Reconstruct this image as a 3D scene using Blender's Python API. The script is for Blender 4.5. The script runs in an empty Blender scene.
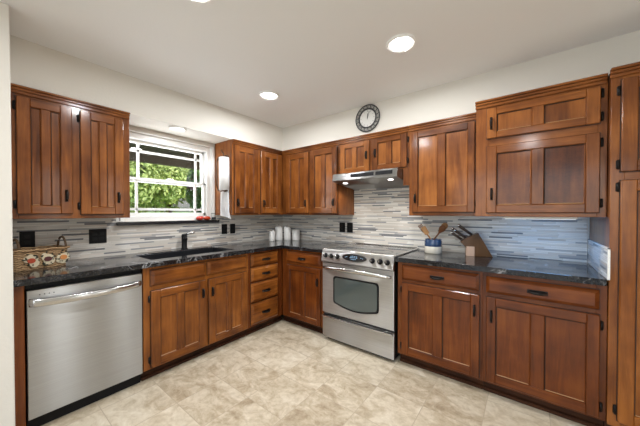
import bpy, bmesh, math, random
from math import sin, cos, pi, radians
from mathutils import Vector, Matrix
random.seed(7)
S = bpy.context.scene
COL = S.collection
D = bpy.data

# ------------------------------------------------------------------ camera, world, sun, daylight, exposure
cam = D.cameras.new('camera'); cam_o = D.objects.new('camera', cam); COL.objects.link(cam_o)
cam.sensor_width = 36; cam.lens = 267.9 / 640 * 36; cam.shift_y = 2.87 / 640; cam.clip_start = .02
_yaw, _pit = .6601, .0123
_fwd = Vector((-sin(_yaw) * cos(_pit), cos(_yaw) * cos(_pit), -sin(_pit)))
cam_o.location = (2.8838, -2.8169, 1.2896)
cam_o.rotation_euler = _fwd.to_track_quat('-Z', 'Y').to_euler()
S.camera = cam_o

world = D.worlds.new('world'); S.world = world; world.use_nodes = True
_nt = world.node_tree; _bg = _nt.nodes['Background']
_sky = _nt.nodes.new('ShaderNodeTexSky'); _sky.sky_type = 'NISHITA'; _sky.sun_disc = False
_sky.sun_elevation = radians(48); _sky.sun_rotation = radians(60)
_nt.links.new(_sky.outputs[0], _bg.inputs[0]); _bg.inputs[1].default_value = .35

def lamp(name, kind, loc, energy, color=(1, 1, 1), target=None, parent=None, **kw):
    l = D.lights.new(name, kind); l.energy = energy; l.color = color
    for k, v in kw.items(): setattr(l, k, v)
    o = D.objects.new(name, l); COL.objects.link(o); o.location = loc
    if target is not None:
        o.rotation_euler = (Vector(target) - Vector(loc)).to_track_quat('-Z', 'Y').to_euler()
    return o

lamp('sun', 'SUN', (6, 4, 9), 7.5, (1, .95, .86), (-4, -1, 0), angle=radians(1))
# added fill and streak lamps at unseen openings behind and right of the camera
lamp('rear_fill_lamp', 'AREA', (2.9, -5.75, 1.25), 40, (.90, .95, 1), (2.9, 0, 1.7), shape='RECTANGLE', size=3.0, size_y=2.0)
lamp('side_streak_lamp', 'AREA', (5.37, -1.86, 1.15), 5, (.95, .98, 1), (0, -1.86, 1.15), shape='RECTANGLE', size=.26, size_y=1.9)  # added strip, placed for the bright streaks on the dishwasher
lamp('side_streak_lamp', 'AREA', (5.37, -.86, 1.15), 4.5, (.95, .98, 1), (0, -.86, 1.15), shape='RECTANGLE', size=.20, size_y=1.9)
lamp('sink_window_daylight', 'AREA', (-.17, -1.58, 1.64), 11, (.95, .98, 1), (2, -1.6, 1.3), shape='RECTANGLE', size=.76, size_y=.72)

S.view_settings.view_transform = 'Standard'; S.view_settings.look = 'None'
S.view_settings.exposure = 0.06; S.view_settings.gamma = 1; S.view_settings.use_curve_mapping = False

# ------------------------------------------------------------------ materials
class NT:
    def __init__(s, name):
        s.m = D.materials.new(name); s.m.use_nodes = True; s.t = s.m.node_tree; s.n = s.t.nodes
        s.b = s.n['Principled BSDF']; s.out = s.n['Material Output']
    def new(s, t, **kw):
        x = s.n.new(t)
        for k, v in kw.items(): setattr(x, k, v)
        return x
    def link(s, a, b): s.t.links.new(a, b)
    def math(s, op, a, b=None, c=None):
        x = s.new('ShaderNodeMath', operation=op)
        for i, v in enumerate((a, b, c)):
            if v is None: continue
            if isinstance(v, (int, float)): x.inputs[i].default_value = v
            else: s.link(v, x.inputs[i])
        return x.outputs[0]
    def ramp(s, fac, stops, interp='LINEAR'):
        r = s.new('ShaderNodeValToRGB'); r.color_ramp.interpolation = interp
        e = r.color_ramp.elements
        while len(e) < len(stops): e.new(.5)
        for el, (p, c) in zip(e, stops):
            el.position = p; el.color = (*c, 1) if len(c) == 3 else c
        s.link(fac, r.inputs[0]); return r.outputs[0]
    def mix(s, fac, a, b, mode='MIX'):
        x = s.new('ShaderNodeMix', data_type='RGBA', blend_type=mode)
        for i, v in ((0, fac), (6, a), (7, b)):
            if isinstance(v, (int, float)): x.inputs[i].default_value = v
            elif isinstance(v, tuple): x.inputs[i].default_value = (*v, 1)
            else: s.link(v, x.inputs[i])
        return x.outputs[2]
    def noise(s, vec, scale, detail=3, rough=.5, dist=0):
        x = s.new('ShaderNodeTexNoise'); x.inputs['Scale'].default_value = scale
        x.inputs['Detail'].default_value = detail; x.inputs['Roughness'].default_value = rough; x.inputs['Distortion'].default_value = dist
        if vec is not None: s.link(vec, x.inputs['Vector'])
        return x.outputs['Fac']
    def bump(s, h, strength, dist=.001):
        x = s.new('ShaderNodeBump'); x.inputs['Strength'].default_value = strength; x.inputs['Distance'].default_value = dist
        s.link(h, x.inputs['Height']); s.link(x.outputs[0], s.b.inputs['Normal'])
    def pos(s): return s.new('ShaderNodeNewGeometry').outputs['Position']
    def objco(s): return s.new('ShaderNodeTexCoord').outputs['Object']
    def rnd(s): return s.new('ShaderNodeObjectInfo').outputs['Random']
    def mapping(s, vec, scale=(1, 1, 1), off=None):
        m = s.new('ShaderNodeMapping'); m.inputs['Scale'].default_value = scale; s.link(vec, m.inputs['Vector'])
        if off is not None: s.link(off, m.inputs['Location'])
        return m.outputs[0]

def plain(name, col, rough=.5, metal=0, coat=0, emit=None, es=0, spec=.5, trans=0):
    n = NT(name); b = n.b.inputs
    b['Base Color'].default_value = (*col, 1); b['Roughness'].default_value = rough; b['Metallic'].default_value = metal
    b['Coat Weight'].default_value = coat; b['Coat Roughness'].default_value = .1; b['Specular IOR Level'].default_value = spec
    b['Transmission Weight'].default_value = trans
    if emit: b['Emission Color'].default_value = (*emit, 1); b['Emission Strength'].default_value = es
    return n.m

def wood(name, axis, dark, mid, light, figure=0, rough=.36, coat=.45):
    n = NT(name)
    sc = {'x': (1.2, 16, 16), 'y': (16, 1.2, 16), 'z': (16, 16, 1.2)}[axis]
    r = n.math('MULTIPLY', n.rnd(), 37.0)
    p = n.mapping(n.pos(), sc, r)
    a = n.noise(p, 1.0, 4, .6, 1.2)
    p2 = n.mapping(n.pos(), tuple(v * 4.5 for v in sc), r)
    f = n.noise(p2, 1.0, 3, .6, .4)
    blot = n.noise(n.mapping(n.pos(), (5, 5, 4), r), 1.0, 3)
    v = n.math('ADD', n.math('MULTIPLY', a, .42), n.math('ADD', n.math('MULTIPLY', f, .2), n.math('MULTIPLY', blot, .48)))
    v = n.math('ADD', v, n.math('MULTIPLY', n.math('SUBTRACT', n.rnd(), .5), .12))
    if figure:
        q = n.noise(n.mapping(n.pos(), (26, 26, 90), r), 1.0, 3, .6, 2.0)
        v = n.math('ADD', v, n.math('MULTIPLY', n.math('SUBTRACT', q, .5), figure))
    c = n.ramp(v, [(.36, dark), (.55, mid), (.76, light)])
    n.link(c, n.b.inputs['Base Color'])
    n.b.inputs['Roughness'].default_value = rough; n.b.inputs['Coat Weight'].default_value = coat; n.b.inputs['Coat Roughness'].default_value = .14; n.b.inputs['Specular IOR Level'].default_value = .12
    n.bump(f, .12, .001)
    return n.m

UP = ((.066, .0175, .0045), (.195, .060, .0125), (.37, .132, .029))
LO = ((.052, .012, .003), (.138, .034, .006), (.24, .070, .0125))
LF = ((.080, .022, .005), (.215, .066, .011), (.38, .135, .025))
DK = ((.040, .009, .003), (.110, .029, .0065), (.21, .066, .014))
W = {}
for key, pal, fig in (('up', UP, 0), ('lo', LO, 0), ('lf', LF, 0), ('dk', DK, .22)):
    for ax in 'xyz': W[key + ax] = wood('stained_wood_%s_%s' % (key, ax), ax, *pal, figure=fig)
WORN_LIT = plain('worn_lit_edge', (.40, .22, .10), .4)  # worn edge with its highlight painted in, for the bottom beads
GLAZE_SHADE = plain('glaze_and_shade', (.022, .0075, .003), .5)  # dark glaze with the shade of recesses and gaps painted in
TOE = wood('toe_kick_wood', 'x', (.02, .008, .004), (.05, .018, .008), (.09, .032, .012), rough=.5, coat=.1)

def wall_paint(name, col, bumpy=.25):
    n = NT(name); p = n.pos()
    n.b.inputs['Base Color'].default_value = (*col, 1); n.b.inputs['Roughness'].default_value = .75
    n.b.inputs['Specular IOR Level'].default_value = .25
    n.bump(n.noise(p, 70, 3, .6), bumpy, .004)
    return n.m
M_WALL = wall_paint('wall_paint', (.73, .70, .64)); M_CEIL = wall_paint('ceiling_paint', (.86, .86, .855), .15)
M_WHITE = plain('white_trim', (.86, .86, .84), .4)
M_BLACK = plain('black_plastic', (.006, .006, .007), .5, spec=.2)
M_IRON = plain('black_iron', (.011, .009, .008), .4, .6)
M_BRONZE = plain('dark_bronze', (.07, .035, .017), .35, .7)
M_CHROME = plain('chrome', (.8, .8, .8), .12, 1)
M_GLASSBLACK = plain('black_glass', (.012, .013, .015), .06, 0, .3)
M_OVENGLASS = plain('oven_glass', (.075, .092, .088), .09, 0, .6)
M_PORC = plain('white_ceramic', (.74, .72, .69), .25, 0, .3)
M_BLUE = plain('blue_glaze', (.018, .05, .13), .15, 0, .6)
M_CREAM = plain('cream_glaze', (.72, .67, .57), .25, 0, .3)
M_RED = plain('tomato_skin', (.55, .03, .015), .18, 0, .5)
M_GREEN = plain('stem_green', (.05, .12, .02), .6)
M_TOWEL = plain('white_towel', (.80, .80, .80), .9)
M_LAMP = plain('lamp_lens', (1, 1, 1), .5, emit=(1, .96, .9), es=5)
M_HOODLAMP = plain('hood_lamp_lens', (1, 1, 1), .5, emit=(1, .96, .9), es=3.5)
M_LEDWHITE = plain('strip_lens', (.8, .8, .8), .5, emit=(.8, .9, 1), es=.45)
M_DISPLAY = plain('display_digits', (.1, .2, .3), .3, emit=(.45, .7, 1), es=.45)
M_SINK = plain('sink_composite', (.010, .011, .014), .38)
M_STEELDARK = plain('dark_steel', (.10, .10, .10), .35, .9)

def steel(name, base, rough, aniso=1.0, rot=.25, var=.12):
    n = NT(name); b = n.b.inputs
    f = n.noise(n.mapping(n.pos(), (2, 2, 260)), 1.0, 2)
    c = n.ramp(f, [(.3, tuple(v * (1 - var) for v in base)), (.7, base)])
    n.link(c, b['Base Color']); b['Metallic'].default_value = 1; b['Roughness'].default_value = rough
    b['Anisotropic'].default_value = aniso; b['Anisotropic Rotation'].default_value = rot
    t = n.new('ShaderNodeTangent', direction_type='RADIAL', axis='Z'); n.link(t.outputs[0], b['Tangent'])
    return n.m
M_STEEL = steel('brushed_steel', (.40, .397, .393), .28)
M_STEELR = steel('range_steel', (.60, .595, .59), .40)
M_STEELH = steel('hood_steel', (.42, .417, .41), .45)
M_STEEL2 = steel('bright_steel', (.58, .575, .565), .2, .3)

def floor_mat():
    n = NT('travertine_tile'); p = n.pos(); T = .331
    sx = n.new('ShaderNodeSeparateXYZ'); n.link(p, sx.inputs[0])
    u = n.math('DIVIDE', n.math('SUBTRACT', sx.outputs[0], .354), T); v = n.math('DIVIDE', n.math('ADD', sx.outputs[1], 1.66), T)
    cx = n.math('FLOOR', u); cy = n.math('FLOOR', v)
    fx = n.math('SUBTRACT', u, cx); fy = n.math('SUBTRACT', v, cy)
    ex = n.math('MINIMUM', fx, n.math('SUBTRACT', 1.0, fx)); ey = n.math('MINIMUM', fy, n.math('SUBTRACT', 1.0, fy))
    e = n.math('MINIMUM', ex, ey)
    cmb = n.new('ShaderNodeCombineXYZ'); n.link(cx, cmb.inputs[0]); n.link(cy, cmb.inputs[1])
    wn = n.new('ShaderNodeTexWhiteNoise'); n.link(cmb.outputs[0], wn.inputs[0])
    off = n.new('ShaderNodeVectorMath', operation='SCALE'); n.link(wn.outputs['Color'], off.inputs[0]); off.inputs['Scale'].default_value = 40
    add = n.new('ShaderNodeVectorMath', operation='ADD'); n.link(p, add.inputs[0]); n.link(off.outputs[0], add.inputs[1])
    big = n.noise(n.mapping(add.outputs[0], (1, 1.4, 1)), 6.5, 7, .66, .7)
    fine = n.noise(add.outputs[0], 26, 4, .65, .6)
    val = n.math('ADD', n.math('MULTIPLY', big, .72), n.math('MULTIPLY', fine, .28))
    val = n.math('ADD', val, n.math('MULTIPLY', n.math('SUBTRACT', wn.outputs['Value'], .5), .10))
    c = n.ramp(val, [(.30, (.335, .255, .165)), (.44, (.50, .415, .295)), (.54, (.625, .54, .41)), (.70, (.755, .685, .56))])
    g = n.math('LESS_THAN', e, .0075)
    c = n.mix(g, c, (.47, .39, .285))
    n.link(c, n.b.inputs['Base Color'])
    n.b.inputs['Roughness'].default_value = .38; n.b.inputs['Coat Weight'].default_value = .1
    h = n.math('ADD', n.math('MULTIPLY', n.math('SUBTRACT', 1.0, g), 1.0), n.math('MULTIPLY', fine, .25))
    n.bump(h, .3, .003)
    return n.m
M_FLOOR = floor_mat()

def splash_mat():
    n = NT('linear_mosaic_tile'); p = n.pos(); H = .0135
    s = n.new('ShaderNodeSeparateXYZ'); n.link(p, s.inputs[0])
    u0 = n.math('SUBTRACT', s.outputs[0], s.outputs[1]); zr = n.math('DIVIDE', s.outputs[2], H)
    row = n.math('FLOOR', zr); fz = n.math('SUBTRACT', zr, row)
    w1 = n.new('ShaderNodeTexWhiteNoise', noise_dimensions='1D'); n.link(row, w1.inputs['W'])
    ln = n.math('ADD', n.math('MULTIPLY', w1.outputs['Value'], .18), .14)
    w2 = n.new('ShaderNodeTexWhiteNoise', noise_dimensions='1D'); n.link(n.math('ADD', row, 91.3), w2.inputs['W'])
    uu = n.math('DIVIDE', n.math('ADD', n.math('ADD', u0, 20.0), n.math('MULTIPLY', w2.outputs['Value'], 3.0)), ln)
    cell = n.math('FLOOR', uu); fu = n.math('SUBTRACT', uu, cell)
    cb = n.new('ShaderNodeCombineXYZ'); n.link(cell, cb.inputs[0]); n.link(row, cb.inputs[1])
    wn = n.new('ShaderNodeTexWhiteNoise', noise_dimensions='2D'); n.link(cb.outputs[0], wn.inputs['Vector'])
    c = n.ramp(wn.outputs['Value'], [(0, (.64, .595, .53)), (.20, (.79, .745, .68)), (.44, (.62, .545, .47)), (.58, (.50, .42, .345)),
        (.67, (.34, .33, .33)), (.74, (.76, .725, .675)), (.84, (.19, .20, .22)), (.93, (.065, .07, .09))], 'CONSTANT')
    st = n.noise(n.mapping(p, (5, 5, 240)), 1.0, 3, .6)
    c = n.mix(n.math('MULTIPLY', st, .35), c, (.72, .70, .67))
    gz = n.math('MINIMUM', fz, n.math('SUBTRACT', 1.0, fz)); gu = n.math('MULTIPLY', n.math('MINIMUM', fu, n.math('SUBTRACT', 1.0, fu)), n.math('DIVIDE', ln, H))
    g = n.math('LESS_THAN', n.math('MINIMUM', gz, gu), .055)
    c = n.mix(g, c, (.50, .49, .46))
    n.link(c, n.b.inputs['Base Color'])
    ro = n.math('ADD', n.math('MULTIPLY', wn.outputs['Value'], .3), .18); n.link(ro, n.b.inputs['Roughness'])
    n.bump(n.math('SUBTRACT', 1.0, g), .3, .001)
    return n.m
M_SPLASH = splash_mat()

def granite():
    n = NT('black_granite'); p = n.pos()
    warp = n.noise(p, 3.0, 4, .6, 0)
    sep = n.new('ShaderNodeVectorMath', operation='ADD')
    sc = n.new('ShaderNodeCombineXYZ'); n.link(n.math('MULTIPLY', warp, .35), sc.inputs[0]); n.link(n.math('MULTIPLY', warp, -.25), sc.inputs[1])
    n.link(p, sep.inputs[0]); n.link(sc.outputs[0], sep.inputs[1])
    v1 = n.noise(n.mapping(sep.outputs[0], (1.0, 1.6, 1)), 3.6, 5, .55, .8)
    vein = n.ramp(n.math('ABSOLUTE', n.math('SUBTRACT', v1, .5)), [(0, (1, 1, 1)), (.012, (.25, .25, .25)), (.035, (0, 0, 0))])
    msk = n.ramp(n.noise(p, 4.0, 2), [(.46, (0, 0, 0)), (.62, (1, 1, 1))])
    vein = n.mix(1.0, vein, msk, 'MULTIPLY')
    fleck = n.ramp(n.noise(p, 60, 4, .7), [(.50, (0, 0, 0)), (.72, (1, 1, 1))])
    base = n.mix(fleck, (.006, .006, .007), (.045, .045, .05))
    cl = n.ramp(n.noise(sep.outputs[0], 6, 4, .6, .5), [(.5, (0, 0, 0)), (.75, (1, 1, 1))])
    base = n.mix(n.math('MULTIPLY', cl, .6), base, (.05, .05, .055))
    c = n.mix(vein, base, (.36, .36, .37))
    n.link(c, n.b.inputs['Base Color']); n.b.inputs['Roughness'].default_value = .10
    return n.m
M_GRAN = granite()

def pane_mat():
    n = NT('window_glass'); g = n.new('ShaderNodeBsdfGlossy'); g.inputs['Roughness'].default_value = 0.01
    t = n.new('ShaderNodeBsdfTransparent'); ge = n.new('ShaderNodeNewGeometry')
    dt = n.new('ShaderNodeVectorMath', operation='DOT_PRODUCT'); n.link(ge.outputs['Normal'], dt.inputs[0]); n.link(ge.outputs['Incoming'], dt.inputs[1])
    k5 = n.math('POWER', n.math('SUBTRACT', 1.0, n.math('ABSOLUTE', dt.outputs['Value'])), 5.0); f = n.math('ADD', n.math('MULTIPLY', k5, .9), .03)
    mx = n.new('ShaderNodeMixShader'); n.link(f, mx.inputs[0]); n.link(t.outputs[0], mx.inputs[1]); n.link(g.outputs[0], mx.inputs[2])
    n.link(mx.outputs[0], n.out.inputs[0]); return n.m
M_PANE = pane_mat()

def leaf_mat(name, a, b):
    n = NT(name)
    c = n.ramp(n.noise(n.pos(), 5.0, 4, .7), [(.36, a), (.62, b)])
    n.link(c, n.b.inputs['Base Color']); n.b.inputs['Roughness'].default_value = .6
    tr = n.new('ShaderNodeBsdfTranslucent'); n.link(c, tr.inputs[0])
    mx = n.new('ShaderNodeMixShader'); mx.inputs[0].default_value = .4
    n.link(n.b.outputs[0], mx.inputs[1]); n.link(tr.outputs[0], mx.inputs[2]); n.link(mx.outputs[0], n.out.inputs[0])
    return n.m
M_LEAF = leaf_mat('tree_leaves', (.12, .21, .035), (.56, .64, .23))
M_LEAF2 = leaf_mat('dark_leaves', (.05, .11, .03), (.16, .28, .07))
M_BARK = plain('bark', (.09, .06, .04), .9)

def grass_mat():
    n = NT('lawn_grass'); c = n.ramp(n.noise(n.pos(), 9, 5, .7), [(.3, (.07, .16, .03)), (.7, (.20, .36, .09))])
    n.link(c, n.b.inputs['Base Color']); n.b.inputs['Roughness'].default_value = .9; return n.m
M_GRASS = grass_mat()
M_PORCH = plain('porch_boards', (.075, .052, .034), .7); M_BEAM = plain('porch_beam', (.17, .135, .10), .7)
M_CONC = plain('concrete', (.50, .48, .45), .85); M_HOUSE = plain('house_siding', (.13, .13, .135), .8)
M_ROOF = plain('roof_shingle', (.16, .14, .13), .9); M_FENCE = plain('pale_fence', (.50, .48, .45), .8)
M_DARKWIN = plain('dark_window', (.03, .035, .04), .1)

def wicker():
    n = NT('wicker_weave'); p = n.objco()
    w = n.new('ShaderNodeTexWave', wave_type='BANDS', bands_direction='Z'); w.inputs['Scale'].default_value = 28; n.link(p, w.inputs['Vector'])
    w.inputs['Distortion'].default_value = 9; w.inputs['Detail'].default_value = 3
    c = n.ramp(w.outputs['Fac'], [(.2, (.14, .07, .028)), (.8, (.46, .30, .15))])
    n.link(c, n.b.inputs['Base Color']); n.b.inputs['Roughness'].default_value = .7; n.bump(w.outputs['Fac'], .6, .003); return n.m
M_WICK = wicker()
M_PATCH = plain('cream_patch', (.62, .54, .38), .7)
M_BLOCK = wood('knife_block_wood', 'z', (.035, .014, .005), (.075, .032, .011), (.12, .054, .019), rough=.45)
M_BLOCKEND = plain('pale_end_grain', (.50, .33, .23), .5)
M_SPOON = wood('utensil_wood', 'z', (.16, .075, .03), (.30, .15, .062), (.42, .235, .105), rough=.5, coat=.05)
M_SPOON2 = wood('dark_utensil_wood', 'z', (.065, .024, .010), (.13, .05, .02), (.20, .085, .035), rough=.45, coat=.1)

# ------------------------------------------------------------------ mesh builder
WO = {}
def org(o): return WO.get(o.name, Vector((0, 0, 0))) if o else Vector((0, 0, 0))

FR = {None: lambda u, v, w: Vector((u, v, w)),
      'L': lambda u, v, w: Vector((w, u, v)),          # on the window wall: u runs along +y, w out into the room
      'B': lambda u, v, w: Vector((u, -w, v))}         # on the range wall: u runs along +x, w out into the room

class MB:
    def __init__(s, fr=None): s.bm = bmesh.new(); s.mats = []; s.f = FR[fr]
    def mi(s, m):
        if m not in s.mats: s.mats.append(m)
        return s.mats.index(m)
    def _mark(s, n0, m, smooth=False):
        s.bm.faces.ensure_lookup_table(); k = s.mi(m)
        for f in s.bm.faces[n0:]: f.material_index = k; f.smooth = smooth
    def box(s, a0, a1, b0, b1, c0, c1, m, bev=0, seg=1):
        """box in the frame's own u, v, w"""
        t = bmesh.new(); bmesh.ops.create_cube(t, size=1)
        for v in t.verts:
            v.co = s.f((a0 + a1) / 2 + v.co.x * (a1 - a0), (b0 + b1) / 2 + v.co.y * (b1 - b0), (c0 + c1) / 2 + v.co.z * (c1 - c0))
        if bev: bmesh.ops.bevel(t, geom=list(t.edges), offset=min(bev, .45 * min(a1 - a0, b1 - b0, c1 - c0)), segments=seg, affect='EDGES', profile=.5)
        s.merge(t, m); return s
    def merge(s, t, m, smooth=False):
        bmesh.ops.recalc_face_normals(t, faces=t.faces)
        k = s.mi(m)
        for f in t.faces: f.material_index = k; f.smooth = smooth
        me = D.meshes.new('tmp'); t.to_mesh(me); t.free(); s.bm.from_mesh(me); D.meshes.remove(me)
    def slab(s, a0, a1, b0, b1, c0, c1, ch, m):
        """raised front: back rectangle full size, front rectangle inset by ch"""
        t = bmesh.new(); e = .004
        rings = [[(a0, b0), (a1, b0), (a1, b1), (a0, b1)], [(a0, b0), (a1, b0), (a1, b1), (a0, b1)],
                 [(a0 + ch, b0 + ch), (a1 - ch, b0 + ch), (a1 - ch, b1 - ch), (a0 + ch, b1 - ch)]]
        ws = [c0, c0 + (c1 - c0) * .35, c1]
        V = [[t.verts.new(s.f(x, y, w)) for x, y in r] for r, w in zip(rings, ws)]
        t.faces.new(V[0]); t.faces.new(V[2])
        for i in range(2):
            for j in range(4): t.faces.new([V[i][j], V[i][(j + 1) % 4], V[i + 1][(j + 1) % 4], V[i + 1][j]])
        s.merge(t, m); return s
    def tube(s, pts, r, m, n=8, cap=True):
        pts = [s.f(*p) for p in pts]; rs = r if isinstance(r, (list, tuple)) else [r] * len(pts)
        t = bmesh.new(); rings = []
        for i, p in enumerate(pts):
            d = (pts[min(i + 1, len(pts) - 1)] - pts[max(i - 1, 0)]).normalized()
            up = Vector((0, 0, 1)) if abs(d.z) < .9 else Vector((1, 0, 0))
            x = d.cross(up).normalized(); y = d.cross(x).normalized()
            rings.append([t.verts.new(p + (x * cos(2 * pi * k / n) + y * sin(2 * pi * k / n)) * rs[i]) for k in range(n)])
        for a, b in zip(rings, rings[1:]):
            for k in range(n): t.faces.new([a[k], a[(k + 1) % n], b[(k + 1) % n], b[k]])
        if cap: t.faces.new(rings[0]); t.faces.new(rings[-1])
        s.merge(t, m, True); return s
    def ring(s, c, R, r, m, axis='y', n=40, k=8, a0=0, a1=2 * pi, el=1.0):
        """torus (or an arc of it) around an axis in the frame's own coordinates"""
        full = abs(a1 - a0 - 2 * pi) < 1e-6
        P = []
        for i in range(n + (0 if full else 1)):
            a = a0 + (a1 - a0) * i / n; q = (R * cos(a), R * sin(a) * el)
            P.append({'y': (c[0] + q[0], c[1], c[2] + q[1]), 'z': (c[0] + q[0], c[1] + q[1], c[2]), 'x': (c[0], c[1] + q[0], c[2] + q[1])}[axis])
        if not full: return s.tube(P, r, m, k)
        P = [s.f(*p) for p in P]; ax = {'y': Vector((0, 1, 0)), 'z': Vector((0, 0, 1)), 'x': Vector((1, 0, 0))}[axis]
        t = bmesh.new(); rings = []; C = s.f(*c)
        for p in P:
            o = (p - C).normalized()
            rings.append([t.verts.new(p + o * r * cos(2 * pi * j / k) + ax * r * sin(2 * pi * j / k)) for j in range(k)])
        for i in range(n):
            a, b = rings[i], rings[(i + 1) % n]
            for j in range(k): t.faces.new([a[j], a[(j + 1) % k], b[(j + 1) % k], b[j]])
        s.merge(t, m, True); return s
    def lathe(s, c, prof, m, n=24, M=None):
        """prof: (radius, height) pairs turned about z through c (or through the matrix M)"""
        t = bmesh.new(); rings = []
        for r, h in prof:
            rings.append([t.verts.new(Vector((r * cos(2 * pi * k / n), r * sin(2 * pi * k / n), h))) for k in range(n)] if r > 1e-6 else [t.verts.new(Vector((0, 0, h)))])
        for a, b in zip(rings, rings[1:]):
            for k in range(n):
                q = [a[k % len(a)], a[(k + 1) % len(a)], b[(k + 1) % len(b)], b[k % len(b)]]
                u = []
                for x in q:
                    if x not in u: u.append(x)
                if len(u) > 2: t.faces.new(u)
        for r in (rings[0], rings[-1]):
            if len(r) > 2: t.faces.new(r)
        mt = M if M is not None else Matrix.Translation(Vector(c))
        bmesh.ops.transform(t, matrix=mt, verts=t.verts)
        s.merge(t, m, True); return s
    def prism(s, poly, d0, d1, m, place, bev=0):
        """extrude a 2D outline; place(a, b, d) -> frame coordinates"""
        t = bmesh.new()
        A = [t.verts.new(s.f(*place(a, b, d0))) for a, b in poly]; B = [t.verts.new(s.f(*place(a, b, d1))) for a, b in poly]
        t.faces.new(A); t.faces.new(B); n = len(poly)
        for i in range(n): t.faces.new([A[i], A[(i + 1) % n], B[(i + 1) % n], B[i]])
        bmesh.ops.recalc_face_normals(t, faces=t.faces)
        if bev: bmesh.ops.bevel(t, geom=list(t.edges), offset=bev, segments=2, affect='EDGES', profile=.5)
        s.merge(t, m); return s
    def build(s, name, parent=None, origin=None, smooth_angle=40):
        bb = [v.co for v in s.bm.verts]
        if origin is None:
            lo = Vector([min(v[i] for v in bb) for i in range(3)]); hi = Vector([max(v[i] for v in bb) for i in range(3)])
            origin = Vector(((lo.x + hi.x) / 2, (lo.y + hi.y) / 2, lo.z))
        origin = Vector(origin)
        for v in s.bm.verts: v.co -= origin
        me = D.meshes.new(name); s.bm.to_mesh(me); s.bm.free()
        for m in s.mats: me.materials.append(m)
        o = D.objects.new(name, me); COL.objects.link(o)
        if parent: o.parent = parent
        o.location = origin - org(parent); WO[o.name] = origin
        return o

def tag(o, label=None, cat=None, group=None, kind=None):
    if label: o['label'] = label
    if cat: o['category'] = cat
    if group: o['group'] = group
    if kind: o['kind'] = kind
    return o
def thing(name, loc, label, cat, group=None):
    o = D.objects.new(name, None); COL.objects.link(o); o.location = loc; o.empty_display_size = .05; WO[o.name] = Vector(loc)
    return tag(o, label, cat, group)
def inst(name, mesh, parent, world_loc):
    o = D.objects.new(name, mesh); COL.objects.link(o); o.parent = parent; o.location = Vector(world_loc) - org(parent); WO[o.name] = Vector(world_loc)
    return o
def struct(mb, name): return tag(mb.build(name), kind='structure')

# ------------------------------------------------------------------ the room
H = 2.3926; SOF = 2.087; XR = 5.4; YR = -6.0
struct(MB().box(-.2, XR, YR, .15, -.08, 0, M_FLOOR), 'floor')
struct(MB().box(-.2, XR, YR, .15, H, H + .1, M_CEIL), 'ceiling')
struct(MB().box(-.2, XR + .1, 0, .15, 0, H, M_WALL), 'wall_back')
WY0, WY1, WZ0, WZ1 = -2.03, -1.135, 1.206, 2.035        # the opening over the sink
struct(MB().box(-.2, 0, YR, WY0, 0, H, M_WALL).box(-.2, 0, WY1, 0, 0, H, M_WALL).box(-.2, 0, WY0, WY1, 0, WZ0, M_WALL).box(-.2, 0, WY0, WY1, WZ1, H, M_WALL), 'wall_left')
struct(MB().box(0, .70, YR, -2.6935, 0, H, M_WALL, .006, 2), 'wall_stub')
# right wall with slots made for the streak lamps, rear wall with an assumed opening
struct(MB().box(XR, XR + .12, -6, -2.0, 0, H, M_WALL).box(XR, XR + .12, -1.72, -.97, 0, H, M_WALL).box(XR, XR + .12, -.75, 0, 0, H, M_WALL).box(XR, XR + .12, -2.0, -1.72, 0, .15, M_WALL).box(XR, XR + .12, -2.0, -1.72, 2.15, H, M_WALL).box(XR, XR + .12, -.97, -.75, 0, .15, M_WALL).box(XR, XR + .12, -.97, -.75, 2.15, H, M_WALL), 'wall_right')
struct(MB().box(-.2, 1.3, YR - .12, YR, 0, H, M_WALL).box(4.5, XR + .12, YR - .12, YR, 0, H, M_WALL).box(1.3, 4.5, YR - .12, YR, 2.2, H, M_WALL), 'wall_rear')
sb = MB()
sb.prism([(0, SOF), (.34, SOF), (.34, H), (0, H)], -2.693, 0, M_WALL, lambda a, b, d: (a, d, b))
sb.box(.34, XR, -.34, 0, SOF, H, M_WALL)
struct(sb, 'wall_soffit')

# backsplash
b = MB(); t = .009
b.box(0, t, -2.693, -2.02, .914, 1.262, M_SPLASH).box(0, t, -2.02, -1.08, .914, 1.173, M_SPLASH).box(0, t, -1.08, 0, .914, 1.262, M_SPLASH)
struct(b, 'wall_tiles_left')
b = MB(); b.box(t, 1.226, -t, 0, .914, 1.262, M_SPLASH).box(1.226, 2.008, -t, 0, .914, 1.70, M_SPLASH).box(2.008, 3.236, -t, 0, .914, 1.262, M_SPLASH)
struct(b, 'wall_tiles_back')
b = MB(); b.box(3.2375, 3.245, -.648, -.009, .914, 1.085, M_SPLASH)
o = struct(b, 'wall_tiles_return')
MB().box(3.2365, 3.247, -.656, -.648, .914, 1.091, M_WHITE).box(3.2365, 3.247, -.656, -.009, 1.085, 1.091, M_WHITE).build('edge_trim', o)

# ------------------------------------------------------------------ window over the sink
w = MB()
xo, xi = -.105, -.055
w.box(-.2, -.001, WY1 - .004, WY1 - .0005, WZ0, WZ1, M_WHITE).box(-.2, -.001, WY0 + .0005, WY0 + .004, WZ0, WZ1, M_WHITE)
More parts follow.
